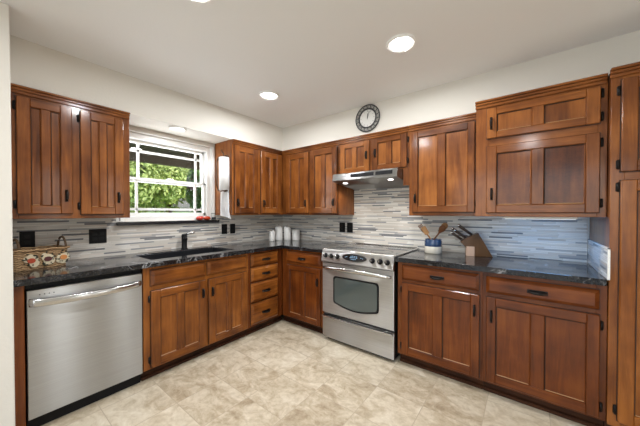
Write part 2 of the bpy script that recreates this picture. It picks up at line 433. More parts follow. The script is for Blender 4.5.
# casing on the room face, jamb frame inside
w.box(0, .010, WY1, WY1 + .025, 1.206, WZ1 + .012, M_WHITE, .003).box(0, .010, WY0 - .025, WY0, 1.206, WZ1 + .012, M_WHITE, .003).box(0, .010, WY0, WY1, WZ1, WZ1 + .012, M_WHITE, .003)
w.box(xo - .03, -.02, WY0, WY0 + .05, WZ0, WZ1, M_WHITE, .004).box(xo - .03, -.02, WY1 - .05, WY1, WZ0, WZ1, M_WHITE, .004)
w.box(xo - .03, -.02, WY0 + .05, WY1 - .05, WZ1 - .05, WZ1, M_WHITE, .004).box(xo - .03, -.02, WY0 + .05, WY1 - .05, WZ0, WZ0 + .05, M_WHITE, .004)
win = tag(w.build('window_1'), 'white single-hung window with bar grids above the sink', 'window', kind='structure')
YA, YB = WY0 + .05, WY1 - .055
def sash(name, z0, z1, x, mz, parent, ya, yb):
    s = MB(); f = .026
    s.box(x - .018, x + .018, YA, YB, z0, z0 + f * 1.25, M_WHITE, .003).box(x - .018, x + .018, YA, YB, z1 - f, z1, M_WHITE, .003)
    s.box(x - .018, x + .018, YA, YA + f, z0, z1, M_WHITE, .003).box(x - .018, x + .018, YB - f, YB, z0, z1, M_WHITE, .003)
    o = s.build(name, parent)
    g = MB(); g.box(x - .008, x + .008, ya - .011, ya + .011, z0 + f, z1 - f, M_WHITE, .002).box(x - .008, x + .008, yb - .011, yb + .011, z0 + f, z1 - f, M_WHITE, .002)
    g.box(x - .008, x + .008, YA + f, YB - f, mz - .011, mz + .011, M_WHITE, .002); g.build('grid_bars', o)
    MB().box(x - .002, x + .002, YA + f, YB - f, z0 + f, z1 - f, M_PANE).build('pane', o)
sash('upper_sash', 1.585, WZ1 - .05, -.10, 1.885, win, -1.845, -1.277)
sash('lower_sash', WZ0 + .05, 1.625, -.063, 1.322, win, -1.872, -1.305)
MB().box(-.06, -.04, -1.60, -1.54, 1.625, 1.64, M_WHITE, .003).build('sash_lock', win)
sl = MB().box(-.2, .048, -2.05, -1.07, 1.174, 1.205, plain('black_stone', (.010, .010, .012), .25), .003); tag(sl.build('window_sill'), 'black granite ledge under the window over the sink', 'window sill', kind='structure')

# ------------------------------------------------------------------ outdoors
g = MB(); tb = bmesh.new()
prof = [(-.2, -.15), (-3.4, -.12), (-6, .12), (-10, .72), (-14, 1.22), (-17, 1.36), (-30, 1.42), (-60, 1.5)]
V = [[tb.verts.new((x, y, z)) for x, z in prof] for y in (-30, 50)]
for i in range(len(prof) - 1): tb.faces.new([V[0][i], V[0][i + 1], V[1][i + 1], V[1][i]])
g.merge(tb, M_GRASS); struct(g, 'lawn')
struct(MB().box(-3.3, -.2, -6, 4, -.14, -.04, M_CONC), 'porch_floor')
p = MB().box(-3.05, -.2, -6, 6, 2.44, 2.52, M_PORCH)
for k in range(24): p.box(-3.0, -.2, -6 + k * .5, -5.97 + k * .5, 2.425, 2.44, M_PORCH)
pr_ = tag(p.build('porch_roof'), kind='structure')
MB().box(-3.1, -2.98, -6, 6, 2.27, 2.52, M_BEAM).build('beam', pr_)
def leaf_cloud(mb, c, rad, n, size, m, rng):
    t = bmesh.new()
    for i in range(n):
        d = Vector((rng.gauss(0, 1), rng.gauss(0, 1), rng.gauss(0, 1))).normalized()
        r = rng.uniform(.55, 1.0); q = Vector((c[0] + d.x * rad[0] * r, c[1] + d.y * rad[1] * r, c[2] + d.z * rad[2] * r))
        nrm = (d + Vector((rng.uniform(-1, 1), rng.uniform(-1, 1), rng.uniform(-.3, 1.2))) * .8).normalized()
        a = nrm.orthogonal().normalized(); bb = nrm.cross(a); ang = rng.uniform(0, pi); a, bb = a * cos(ang) + bb * sin(ang), bb * cos(ang) - a * sin(ang)
        s = size * rng.uniform(.6, 1.3)
        t.faces.new([t.verts.new(q + v) for v in (-a * s, -bb * s * .55, a * s, bb * s * .55)])
    mb.merge(t, m)
def ground_z(x):
    for (x0, z0), (x1, z1) in zip(prof, prof[1:]):
        if x1 <= x <= x0: return z0 + (z1 - z0) * (x - x0) / (x1 - x0)
    return 1.4
def tree(x, y, h, r, label, seed, m=M_LEAF, low=.2):
    rng = random.Random(seed); z = ground_z(x) - .05
    o = thing('tree', (x, y, z), label, 'tree')
    tk = MB(); tk.tube([(x, y, z), (x + .05, y, z + h * .3), (x - .05, y + .1, z + h * .7)], [.16, .12, .05], M_BARK)
    for k in range(5):
        a = k * 1.3 + seed; tk.tube([(x, y, z + h * .28), (x + cos(a) * r * .35, y + sin(a) * r * .35, z + h * .5), (x + cos(a) * r * .7, y + sin(a) * r * .7, z + h * .62)], [.07, .045, .02], M_BARK, 6)
    tk.build('trunk', o, (x, y, z))
    cr = MB()
    for k in range(16):
        a = rng.uniform(0, 2 * pi); q = rng.uniform(.1, .75); zz = rng.uniform(low, .85)
        leaf_cloud(cr, (x + cos(a) * r * q, y + sin(a) * r * q, z + h * zz), (r * .5, r * .5, h * .2), 520, .11, m, rng)
    cr.build('crown', o, (x, y, z))
tree(-9.6, 1.2, 4.6, 1.9, 'leafy yellow-green tree on the lawn, at the left of the window view', 3)
tree(-11.5, 3.2, 5.0, 2.0, 'broad light green tree on the lawn, seen through the middle of the window', 5)
tree(-10.0, 5.2, 5.0, 1.9, 'bright green tree on the lawn, toward the right window jamb', 8)
tree(-17, 4.0, 7.0, 3.2, 'tall green tree behind the front row, before the grey house', 11, M_LEAF, .35)
tree(-16, 9.0, 6.5, 3.0, 'large green tree behind the right window jamb, far across the lawn', 13, M_LEAF, .3)
tree(-15, -.5, 7.0, 3.0, 'tall green tree behind the front row, hidden mostly by the left upper cabinet', 17, M_LEAF, .3)
tree(-4.6, 1.30, 2.6, .42, 'narrow dark green young tree close to the porch at the right of the window', 21, M_LEAF2, .3)
h = thing('house', (-25, 8, 1.38), 'grey single-storey house across the lawn, seen between tree trunks', 'house')
MB().box(-29, -25, 3.0, 14, 1.35, 3.6, M_HOUSE).build('wall', h)
MB().prism([(-30, 3.55), (-24.3, 3.55), (-27, 5.0)], 2.5, 14.5, M_ROOF, lambda a, b_, d: (a, d, b_)).build('roof', h)
for y in (4.2, 6.4, 8.8, 11): MB().box(-25.03, -24.97, y, y + .9, 2.0, 3.0, M_DARKWIN).build('house_window', h)
fn = thing('fence', (-19, 6, 1.36), 'low pale rail fence running across the far edge of the lawn', 'fence')
rl = MB()
for z in (1.50, 1.66): rl.box(-19.03, -18.97, -4, 16, z, z + .09, M_FENCE)
rl.build('rail', fn)
pm = MB().box(-19.05, -18.95, -4.06, -3.94, 1.30, 1.78, M_FENCE).build('post', fn)
for k in range(1, 11): inst('post', pm.data, fn, (-19, -4 + 2 * k, 1.30))
hl = thing('hanging_planter', (-2.2, -.26, 2.42), 'round dark red planter hanging under the porch roof outside the window', 'hanging planter')
MB().lathe((-2.2, -.26, 1.69), [(.0, 0), (.05, .005), (.085, .05), (.09, .1), (.075, .14), (.07, .14), (.0, .12)], plain('planter_glaze', (.10, .02, .018), .4), 20).build('pot', hl)
MB().tube([(-2.2, -.26, 1.80), (-2.2, -.26, 2.43)], .004, M_IRON, 6).build('cord', hl)
lc = MB(); leaf_cloud(lc, (-2.2, -.26, 1.62), (.11, .11, .20), 130, .04, M_LEAF2, random.Random(4)); lc.build('trailing_plant', hl)

# ------------------------------------------------------------------ cabinets
_cache = {}
def proto(kind, fr):
    k = (kind, fr)
    if k in _cache: return _cache[k]
    m = MB(fr)
    if kind == 'pull':
        m.box(-.0075, .0075, -.042, .042, 0, .004, M_IRON, .002)
        m.tube([(0, -.036, .002), (0, -.034, .018), (0, -.02, .026), (0, .02, .026), (0, .034, .018), (0, .036, .002)], [.006, .006, .0065, .0065, .006, .006], M_IRON)
    elif kind == 'drawer_pull':
        m.box(-.052, .052, -.012, .012, 0, .004, M_IRON, .003)
        m.tube([(-.044, 0, .002), (-.042, 0, .018), (-.022, -.003, .029), (.022, -.003, .029), (.042, 0, .018), (.044, 0, .002)], [.007, .007, .009, .009, .007, .007], M_IRON)
    else:
        m.box(-.009, .009, -.023, .023, 0, .004, M_IRON, .002)
        m.tube([(0, -.026, .006), (0, .026, .006)], .006, M_IRON)
    t = bpy.data.meshes.new(kind); m.bm.to_mesh(t); m.bm.free()
    for x in m.mats: t.materials.append(x)
    _cache[k] = t; return t

def grain(fr, key):
    return W[key + 'z'], W[key + ('y' if fr == 'L' else 'x')]

def door(root, fr, u0, u1, v0, v1, w0, key='up', pkey=None, stile=.05, mid=.056, rail=.055, handle=None, hinge=None, hz=None):
    mv, mh = grain(fr, key); pv = W[(pkey or key) + 'z']; T = .021; c = (u0 + u1) / 2
    m = MB(fr)
    m.box(u0, u0 + stile, v0, v1, w0, w0 + T, mv, .004).box(u1 - stile, u1, v0, v1, w0, w0 + T, mv, .004)
    m.box(u0 + stile - .001, u1 - stile + .001, v0, v0 + rail, w0, w0 + T - .0006, mh, .004).box(u0 + stile - .001, u1 - stile + .001, v1 - rail, v1, w0, w0 + T - .0006, mh, .004)
    m.box(c - mid / 2, c + mid / 2, v0 + rail - .001, v1 - rail + .001, w0, w0 + T - .0008, mv, .004)
    m.box(u0 - .003, u1 + .003, v0 - .003, v1 + .003, w0, w0 + .005, GLAZE_SHADE)  # lip coloured as glaze plus the shadow line round the door
    d = m.build('door', root)
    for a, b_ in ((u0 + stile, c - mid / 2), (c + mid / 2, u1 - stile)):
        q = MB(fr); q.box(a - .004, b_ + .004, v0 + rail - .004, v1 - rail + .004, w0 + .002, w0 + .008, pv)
        # sloped bead round the recess, painted lit below, glazed and shaded top and left
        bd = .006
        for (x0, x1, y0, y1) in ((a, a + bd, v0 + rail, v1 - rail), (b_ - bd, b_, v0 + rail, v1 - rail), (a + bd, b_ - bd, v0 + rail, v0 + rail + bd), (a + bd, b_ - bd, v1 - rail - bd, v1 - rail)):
            q.box(x0, x1, y0, y1, w0 + .006, w0 + .0115, WORN_LIT if y1 < v0 + rail + .02 else GLAZE_SHADE if (y0 > v1 - rail - .02 or x1 < a + .02) else mv, .003)
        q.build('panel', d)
    f = FR[fr]
    if handle: tag(inst('handle', proto('pull', fr), d, f(handle[0], handle[1], w0 + T)), 'black iron pull')
    if hinge:
        u = u0 - .008 if hinge == 'a' else u1 + .008
        for vv in (hz or (v0 + .06, v1 - .06)): inst('hinge', proto('hinge', fr), d, f(u, vv, w0))
    return d

def drawer(root, fr, u0, u1, v0, v1, w0, key='lo', pull=True, name='drawer', ch=.022):
    _, mh = grain(fr, key)
    d = MB(fr).slab(u0, u1, v0, v1, w0, w0 + .026, ch, mh).box(u0 - .003, u1 + .003, v0 - .003, v1 + .003, w0, w0 + .005, GLAZE_SHADE).build(name, root)  # lip carries glaze and the drawer's shadow line in its colour
    if pull: tag(inst('handle', proto('drawer_pull', fr), d, FR[fr]((u0 + u1) / 2, (v0 + v1) / 2 - .004, w0 + .024)), 'black iron drawer pull')
    return d

def carcass(root, fr, u0, u1, v0, v1, face, stiles, rails, key):
    mv, mh = grain(fr, key); F = .019
    MB(fr).box(u0, u1, v0, v1, .004, face - F, mv).build('carcass', root)
    m = MB(fr)
    for a, b_ in stiles: m.box(a, b_, v0, v1, face - F, face, mv, .0015)
    us = sorted(stiles)
    for (a, b_) in rails:
        for s0, s1 in zip(us, us[1:]): m.box(s0[1], s1[0], a, b_, face - F, face - .0004, mh, .0015)
    m.build('face_frame', root)

def crown(root, fr, u0, u1, face, key, miter_lo=0, miter_hi=0, z1=SOF + .0):
    _, mh = grain(fr, key); m = MB(fr)
    m.box(u0, u1 + miter_hi * .4, z1 - .050, z1 - .030, face, face + .010, mh, .003)
    m.box(u0, u1 + miter_hi, z1 - .030, z1 - .014, face, face + .020, mh, .004)
    m.box(u0, u1 + miter_hi, z1 - .014, z1, face - .002, face + .032, mh, .004)
    m.build('crown_moulding', root)

def cab(name, fr, u0, u1, v0, label, group=None):
    p_ = FR[fr]((u0 + u1) / 2, v0, 0)
    return thing(name, p_, label, 'cabinet', group)

UB, UT = 1.262, 2.087
FU = .34
g_up = 'stained wood wall cabinets'; g_lo = 'stained wood base cabinets'
# wall cabinet left of the window
c = cab('wall_cabinet', 'L', -2.692, -2.047, UB-.014, 'two-door stained wood wall cabinet left of the sink window', g_up)
carcass(c, 'L', -2.692, -2.047, UB-.014, UT, FU, [(-2.692, -2.648), (-2.40, -2.346), (-2.096, -2.047)], [(UB - .014, UB + .02), (2.012, UT)], 'up')
door(c, 'L', -2.653, -2.394, 1.281, 2.022, FU, 'up', None, .060, .046, .055, (-2.426, 1.407), 'a')
door(c, 'L', -2.350, -2.092, 1.277, 2.021, FU, 'up', None, .058, .046, .055, (-2.128, 1.407), 'a')
crown(c, 'L', -2.692, -2.047, FU, 'up')
# wall cabinet between window and corner
c = cab('wall_cabinet', 'L', -1.1, -.36, UB, 'two-door stained wood wall cabinet right of the sink window, reaching the corner', g_up)
carcass(c, 'L', -1.10, -.005, UB, UT, FU, [(-1.10, -1.068), (-.762, -.70), (-.394, -.342)], [(UB, UB + .022), (2.02, UT)], 'up')
door(c, 'L', -1.075, -.757, 1.281, 2.03, FU, 'up', None, .064, .05, .065, (-1.045, 1.40))
door(c, 'L', -.706, -.388, 1.281, 2.03, FU, 'up', None, .064, .05, .065, (-.678, 1.40))
crown(c, 'L', -1.10, -.34, FU, 'up', miter_hi=-.03)
# corner to hood on the range wall
c = cab('wall_cabinet', 'B', .36, 1.222, UB, 'two-door stained wood wall cabinet between the corner and the range hood', g_up)
carcass(c, 'B', .345, 1.222, UB, UT, FU, [(.345, .43), (.786, .832), (1.205, 1.222)], [(UB, UB + .022), (2.012, UT)], 'up')
door(c, 'B', .423, .794, 1.281, 2.02, FU, 'up', None, .064, .06, .065, (.758, 1.402))
dj = door(c, 'B', .826, 1.216, 1.281, 2.02, FU, 'up', None, .064, .06, .065, (1.176, 1.404))
# this door stands a little ajar, turned about its left edge
_pv = Vector((.826, -FU - .003, 0)) - org(c); _r = Matrix.Rotation(radians(-2.0), 4, 'Z')
dj.location = _pv + _r @ (dj.location - _pv); dj.rotation_euler.z = radians(-2.0)
crown(c, 'B', .342, 1.222, FU, 'up')
# over the hood
c = cab('wall_cabinet', 'B', 1.222, 2.01, 1.70, 'short two-door stained wood wall cabinet directly above the range hood', g_up)
carcass(c, 'B', 1.223, 2.009, 1.70, UT, FU, [(1.223, 1.262), (1.597, 1.645), (1.985, 2.009)], [(1.70, 1.72), (2.02, UT)], 'up')
door(c, 'B', 1.254, 1.605, 1.713, 2.026, FU, 'up', None, .058, .056, .05, (1.577, 1.876), 'a')
door(c, 'B', 1.639, 1.990, 1.715, 2.030, FU, 'up', None, .058, .056, .05, (1.676, 1.882), 'b')
crown(c, 'B', 1.223, 2.009, FU, 'up')
MB('B').box(1.952, 2.009, 1.545, 1.70, FU - .02, FU, W['upz']).build('filler_strip', c)
# right of hood
c = cab('wall_cabinet', 'B', 2.01, 2.578, UB, 'single-door stained wood wall cabinet right of the hood, above the utensil crock', g_up)
carcass(c, 'B', 2.010, 2.578, UB, UT, FU, [(2.010, 2.05), (2.536, 2.578)], [(UB, UB + .03), (2.015, UT)], 'up')
door(c, 'B', 2.041, 2.544, 1.293, 2.022, FU, 'up', None, .052, .064, .055, (2.072, 1.418), 'b', (1.36, 1.95))
crown(c, 'B', 2.010, 2.578, FU, 'up')
# deep cabinet above the knife block
FB = .5665
c = cab('wall_cabinet', 'B', 2.58, 3.234, UB, 'deep stained wood wall cabinet with a short door above a tall door, beside the pantry', g_up)
carcass(c, 'B', 2.58, 3.2445, UB, UT, FB, [(2.58, 2.66), (3.205, 3.2445)], [(UB, UB + .03), (1.748, 1.82), (2.012, UT)], 'up')
door(c, 'B', 2.648, 3.213, 1.812, 2.022, FB, 'up', None, .06, .06, .045, (2.675, 1.915), 'b', (1.85, 1.985))
door(c, 'B', 2.648, 3.213, 1.288, 1.757, FB, 'up', 'dk', .06, .064, .055, (2.68, 1.42), 'b', (1.345, 1.70))
crown(c, 'B', 2.576, 3.240, FB, 'up')
# pantry
FP = .63
c = cab('pantry_cabinet', 'B', 3.246, 3.98, 0, 'tall stained wood pantry cabinet at the right end of the range wall')
carcass(c, 'B', 3.247, 3.98, .09, UT, FP, [(3.247, 3.30), (3.93, 3.98)], [(.09, .14), (1.46, 1.52), (2.01, UT)], 'up')
door(c, 'B', 3.284, 3.945, 1.513, 2.018, FP, 'up', None, .06, .06, .06, (3.90, 1.60), 'a', (1.555, 1.96))
door(c, 'B', 3.284, 3.945, .13, 1.467, FP, 'lf', None, .06, .06, .06, (3.90, 1.1), 'a', (.19, 1.43))
crown(c, 'B', 3.240, 3.98, FP, 'up')
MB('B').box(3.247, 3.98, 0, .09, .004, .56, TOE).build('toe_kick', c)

# base cabinets
FBASE = .61; BZ = .09
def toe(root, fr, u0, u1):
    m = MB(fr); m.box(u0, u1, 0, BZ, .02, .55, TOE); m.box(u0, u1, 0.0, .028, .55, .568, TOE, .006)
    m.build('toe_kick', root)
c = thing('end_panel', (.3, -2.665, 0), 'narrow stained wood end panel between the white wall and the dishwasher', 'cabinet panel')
MB().box(.004, .61, -2.692, -2.648, 0, .874, W['loz'], .002).build('panel_board', c)
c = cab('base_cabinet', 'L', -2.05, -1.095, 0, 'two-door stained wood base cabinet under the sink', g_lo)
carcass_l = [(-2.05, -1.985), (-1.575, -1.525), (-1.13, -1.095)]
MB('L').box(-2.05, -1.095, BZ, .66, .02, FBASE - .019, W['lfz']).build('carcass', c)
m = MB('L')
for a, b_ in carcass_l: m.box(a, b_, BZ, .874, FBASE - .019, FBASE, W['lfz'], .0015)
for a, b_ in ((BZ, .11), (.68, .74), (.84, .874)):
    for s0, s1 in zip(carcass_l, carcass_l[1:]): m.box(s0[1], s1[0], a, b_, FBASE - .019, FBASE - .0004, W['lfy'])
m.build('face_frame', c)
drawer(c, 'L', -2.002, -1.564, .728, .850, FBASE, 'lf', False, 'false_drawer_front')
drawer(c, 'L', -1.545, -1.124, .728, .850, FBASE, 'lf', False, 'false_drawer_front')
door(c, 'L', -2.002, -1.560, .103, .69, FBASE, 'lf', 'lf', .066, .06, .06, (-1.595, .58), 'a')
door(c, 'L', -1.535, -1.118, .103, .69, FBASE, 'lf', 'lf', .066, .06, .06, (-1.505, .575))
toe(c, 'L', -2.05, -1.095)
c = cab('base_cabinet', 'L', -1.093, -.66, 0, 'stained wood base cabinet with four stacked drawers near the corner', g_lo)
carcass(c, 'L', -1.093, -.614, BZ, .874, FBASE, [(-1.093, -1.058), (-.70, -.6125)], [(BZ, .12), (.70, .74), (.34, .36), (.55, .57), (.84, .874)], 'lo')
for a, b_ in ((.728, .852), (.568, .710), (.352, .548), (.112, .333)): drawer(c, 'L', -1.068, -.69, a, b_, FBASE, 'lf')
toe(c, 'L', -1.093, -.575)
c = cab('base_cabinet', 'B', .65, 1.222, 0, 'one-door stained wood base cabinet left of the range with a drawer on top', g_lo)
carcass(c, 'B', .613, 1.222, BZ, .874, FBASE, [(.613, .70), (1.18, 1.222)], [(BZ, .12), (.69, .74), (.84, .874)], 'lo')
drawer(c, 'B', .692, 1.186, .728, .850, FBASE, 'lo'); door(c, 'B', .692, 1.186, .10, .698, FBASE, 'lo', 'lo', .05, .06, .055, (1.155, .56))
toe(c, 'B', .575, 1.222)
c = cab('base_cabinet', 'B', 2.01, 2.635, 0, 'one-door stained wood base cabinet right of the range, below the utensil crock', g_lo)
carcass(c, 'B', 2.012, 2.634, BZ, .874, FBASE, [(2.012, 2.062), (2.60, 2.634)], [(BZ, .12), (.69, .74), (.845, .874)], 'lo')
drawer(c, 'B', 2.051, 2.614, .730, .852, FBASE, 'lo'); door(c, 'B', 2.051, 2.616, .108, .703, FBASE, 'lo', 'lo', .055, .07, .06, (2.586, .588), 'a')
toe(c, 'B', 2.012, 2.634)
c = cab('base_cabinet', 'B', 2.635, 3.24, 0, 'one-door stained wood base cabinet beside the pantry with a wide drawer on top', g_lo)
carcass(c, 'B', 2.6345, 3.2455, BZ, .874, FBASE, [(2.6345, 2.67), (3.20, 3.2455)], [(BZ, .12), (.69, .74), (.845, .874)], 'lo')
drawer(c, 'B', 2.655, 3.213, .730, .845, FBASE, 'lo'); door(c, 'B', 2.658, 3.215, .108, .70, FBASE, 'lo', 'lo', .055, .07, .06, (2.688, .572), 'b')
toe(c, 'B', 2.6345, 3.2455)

# ------------------------------------------------------------------ countertops, sink, faucet
def cells(xs, ys, skip, z0, z1, m, name, label, bev=.004):
    t = bmesh.new(); vs = {}
    def V(i, j):
        if (i, j) not in vs: vs[i, j] = t.verts.new((xs[i], ys[j], z0))
        return vs[i, j]
    fs = []
    for i in range(len(xs) - 1):
        for j in range(len(ys) - 1):
            if (i, j) in skip: continue
            fs.append(t.faces.new([V(i, j), V(i + 1, j), V(i + 1, j + 1), V(i, j + 1)]))
    r = bmesh.ops.extrude_face_region(t, geom=fs)
    bmesh.ops.translate(t, vec=(0, 0, z1 - z0), verts=[g_ for g_ in r['geom'] if isinstance(g_, bmesh.types.BMVert)])
    bmesh.ops.recalc_face_normals(t, faces=t.faces)
    ed = [e for e in t.edges if len(e.link_faces) == 2 and e.calc_face_angle() > .5]
    bmesh.ops.bevel(t, geom=ed, offset=bev, segments=2, affect='EDGES', profile=.5)
    mb = MB(); mb.merge(t, m); o = mb.build(name); tag(o, label, 'countertop'); return o
SX0, SX1, SY0, SY1 = .135, .525, -1.96, -1.20
cells([.010, SX0, SX1, .65, 1.230], [-2.692, SY0, SY1, -.65, -.010], {(1, 1), (3, 0), (3, 1), (3, 2)}, .876, .914, M_GRAN, 'countertop',
      'L-shaped black granite countertop with the sink, running to the range')
cells([2.003, 3.236], [-.65, -.010], set(), .876, .914, M_GRAN, 'countertop', 'black granite countertop between the range and the pantry')
s = MB(); z0 = .69; e = -.0015
s.box(SX0 - e, SX1 + e, SY0 - e, SY1 + e, z0 - .012, z0, M_SINK, .003)
s.box(SX0 - e, SX0 + .010, SY0 - e, SY1 + e, z0, .906, M_SINK, .002).box(SX1 - .010, SX1 + e, SY0 - e, SY1 + e, z0, .906, M_SINK, .002)
s.box(SX0, SX1, SY0 - e, SY0 + .010, z0, .906, M_SINK, .002).box(SX0, SX1, SY1 - .010, SY1 + e, z0, .906, M_SINK, .002)
sk = thing('sink', (.33, -1.58, z0), 'black single-basin sink set into the granite countertop under the window', 'sink')
s.build('basin', sk)
MB().lathe((.33, -1.58, z0), [(.045, 0), (.045, .004), (.03, .004), (.0, .001)], M_CHROME, 20).build('drain', sk)
fc = thing('faucet', (.075, -1.49, .914), 'short black faucet with a chrome lever behind the sink', 'faucet')
MB().lathe((.075, -1.49, .914), [(.032, 0), (.032, .006), (.026, .012), (.026, .125), (.028, .135), (.022, .152), (0, .154)], M_BLACK, 20).build('faucet_body', fc)
MB().tube([(.075, -1.49, 1.03), (.12, -1.50, 1.03), (.155, -1.508, 1.022)], [.015, .015, .014], M_BLACK, 12).build('spout', fc)
MB().tube([(.078, -1.488, 1.064), (.10, -1.455, 1.074), (.13, -1.41, 1.088)], [.014, .012, .015], M_CHROME, 10).build('lever', fc)

# ------------------------------------------------------------------ dishwasher
dw = thing('dishwasher', (.3, -2.348, 0), 'stainless steel dishwasher under the counter at the left', 'dishwasher')
y0, y1 = -2.644, -2.053
MB().box(.05, .585, y0 + .002, y1 - .002, .06, .868, M_BLACK).build('tub', dw)
MB().box(.585, .615, y0 + .004, y1 - .004, .085, .838, M_STEEL, .004, 2).build('door_panel', dw)
hd = MB(); t = bmesh.new(); rings = []; N_ = 24
for i in range(N_ + 1):
    q = i / N_; yy = -2.632 + q * .566; bow = sin(pi * q) ** .6 if 0 < q < 1 else 0
    cx_, cz_ = .622 + .038 * bow, .768 - .010 * bow; hw = .0245 - .005 * q; tk = .008
    rings.append([t.verts.new((cx_ + tk * cos(a_), yy, cz_ + hw * sin(a_) * (1 if abs(sin(a_)) < .9 else .97))) for a_ in [2 * pi * k / 14 for k in range(14)]])
for r0, r1 in zip(rings, rings[1:]):
    for k in range(14): t.faces.new([r0[k], r0[(k + 1) % 14], r1[(k + 1) % 14], r1[k]])
t.faces.new(rings[0]); t.faces.new(rings[-1]); hd.merge(t, M_STEEL2, True); hd.build('handle', dw)
dots = MB()
for k in range(4): dots.tube([(.614, -2.587 + k * .02, .806), (.6165, -2.587 + k * .02, .806)], .003, M_BLACK, 8)
dots.build('indicator_lights', dw)
MB().box(.06, .565, y0 + .005, y1 - .005, 0, .082, M_BLACK).build('kick_plate', dw)

# ------------------------------------------------------------------ range
X0, X1 = 1.237, 1.995
rg = thing('range', ((X0 + X1) / 2, -.34, 0), 'stainless steel slide-in range with black glass cooktop', 'range')
MB().box(X0 + .004, X1 - .004, -.625, -.02, .03, .905, M_STEELDARK).build('oven_body', rg)
MB().box(X0 + .03, X1 - .03, -.60, -.03, 0, .03, M_BLACK).build('base_plinth', rg)
ct = MB().box(X0 + .012, X1 - .012, -.628, -.015, .905, .921, M_GLASSBLACK, .002); cto = ct.build('cooktop', rg)
sd = MB().box(X0 - .004, X0 + .012, -.645, -.015, .9148, .926, M_STEEL2, .003).box(X1 - .012, X1 + .012, -.645, -.015, .9148, .926, M_STEEL2, .003).box(X0 + .012, X1 - .012, -.03, -.013, .9148, .93, M_STEEL2, .003)
sd.build('side_trim', cto)
M_BURN = plain('burner_ring', (.07, .07, .075), .2)
for (x, y, r) in ((1.43, -.47, .085), (1.80, -.47, .105), (1.43, -.19, .095), (1.80, -.19, .075), (1.615, -.16, .05)):
    MB().ring((x, y, .9212), r, .0012, M_BURN, 'z', 48, 6).build('burner', cto)
cp = MB(); cp.prism([(-.625, .80), (-.672, .80), (-.676, .812), (-.652, .918), (-.64, .925), (-.625, .925)], X0, X1, M_STEELR, lambda a, b_, d: (d, a, b_), .002)
cpo = cp.build('control_panel', rg)
MB().box(X0 + .002, X1 - .002, -.650, -.626, .791, .803, M_BLACK).build('panel_gap', rg)
def panel_pt(x, z, off=0):     # a point on the sloping control panel
    k = (z - .812) / (.918 - .812); n_ = Vector((0, -.106, -.024 * -1)).normalized()
    return Vector((x, -.676 + .024 * k, z)) + Vector((0, -.975, .22)) * off
tilt = Vector((0, -.975, .22)).to_track_quat('Z', 'Y').to_matrix().to_4x4()
kn = None
for x in (1.287, 1.355, 1.428, 1.800, 1.874, 1.940):
    zz = .862
    M = Matrix.Translation(panel_pt(x, zz, 0)) @ tilt
    k_ = MB(); k_.lathe(None, [(.0, 0), (.024, 0), (.024, .006), (.0185, .008), (.016, .026), (.013, .029), (0, .029)], M_BLACK, 20, M)
    ko = k_.build('knob', cpo)
    g_ = MB(); a = panel_pt(x, zz, .03); g_.tube([a + Vector((0, 0, -.012)), a + Vector((0, 0, .012))], .003, M_CHROME, 6); g_.build('pointer', ko)
dsp = MB(); t = bmesh.new(); n = 32; A = []; B = []
for k in range(n):
    a = 2 * pi * k / n; A.append(t.verts.new(panel_pt(1.612 + .132 * cos(a), .868 + .034 * sin(a), 0))); B.append(t.verts.new(panel_pt(1.612 + .128 * cos(a), .868 + .032 * sin(a), .006)))
t.faces.new(B)
for k in range(n): t.faces.new([A[k], A[(k + 1) % n], B[(k + 1) % n], B[k]])
dsp.merge(t, M_GLASSBLACK); do = dsp.build('display', cpo)
dg = MB()
rng = random.Random(2)
for k, (dx, dz, l) in enumerate([(-.03, .012, .010), (-.012, .014, .012), (.008, .013, .012), (.028, .011, .01), (-.036, -.001, .012), (-.016, 0, .016), (.006, .001, .016), (.03, 0, .012), (-.024, -.014, .01), (-.004, -.016, .012), (.016, -.014, .01), (-.075, .004, .007), (-.092, 0, .006), (.075, .004, .007), (.092, 0, .006)]):
    a = panel_pt(1.612 + dx - l / 2, .868 + dz, .007); b_ = panel_pt(1.612 + dx + l / 2, .868 + dz, .007); dg.tube([a, b_], .0028, M_DISPLAY, 6)
dg.build('display_symbols', do)
# oven door: a frame with a curved-bottom window
od = MB(); od.box(X0, X1, -.655, -.626, .285, .792, M_STEELR, .005, 2); odo = od.build('oven_door', rg)
def winpoly(x0, x1, zt, zb, sag, r=.03):
    P = []
    for cx_, cz_, a0 in ((x1 - r, zt - r, 0), (x0 + r, zt - r, pi / 2)):
        for k in range(6): a = a0 + pi / 2 * k / 5; P.append((cx_ + r * cos(a), cz_ + r * sin(a)))
    for k in range(4): a = pi + pi / 2 * k / 3; P.append((x0 + r + r * cos(a), zb + r + r * sin(a)))
    for k in range(1, 12): q = k / 12; P.append((x0 + r + (x1 - x0 - 2 * r) * q, zb - sag * sin(pi * q)))
    for k in range(4): a = 3 * pi / 2 + pi / 2 * k / 3; P.append((x1 - r + r * cos(a), zb + r + r * sin(a)))
    return P
MB().prism(winpoly(1.372, 1.858, .668, .395, .035), -.658, -.652, M_BLACK, lambda a, b_, d: (a, d, b_)).build('window_surround', odo)
MB().prism(winpoly(1.388, 1.842, .654, .409, .034), -.660, -.656, M_OVENGLASS, lambda a, b_, d: (a, d, b_)).build('window_glass', odo)
hd = MB(); P = []
for i in range(17):
    q = i / 16; P.append((X0 + .02 + q * (X1 - X0 - .04), -.660 - .040 * sin(pi * q) ** .5, .752 - .012 * (1 - sin(pi * q))))
hd.tube(P, [.013 + .010 * sin(pi * i / 16) ** .5 for i in range(17)], M_STEEL2, 10); hd.build('handle', odo)
dr = MB(); dr.box(X0, X1, -.652, -.626, .035, .262, M_STEELR, .005, 2)
dro = dr.build('storage_drawer', rg)
MB().prism([(-.650, .262), (-.672, .258), (-.674, .248), (-.650, .238)], X0 + .004, X1 - .004, M_STEEL2, lambda a, b_, d: (d, a, b_), .002).build('drawer_lip', dro)

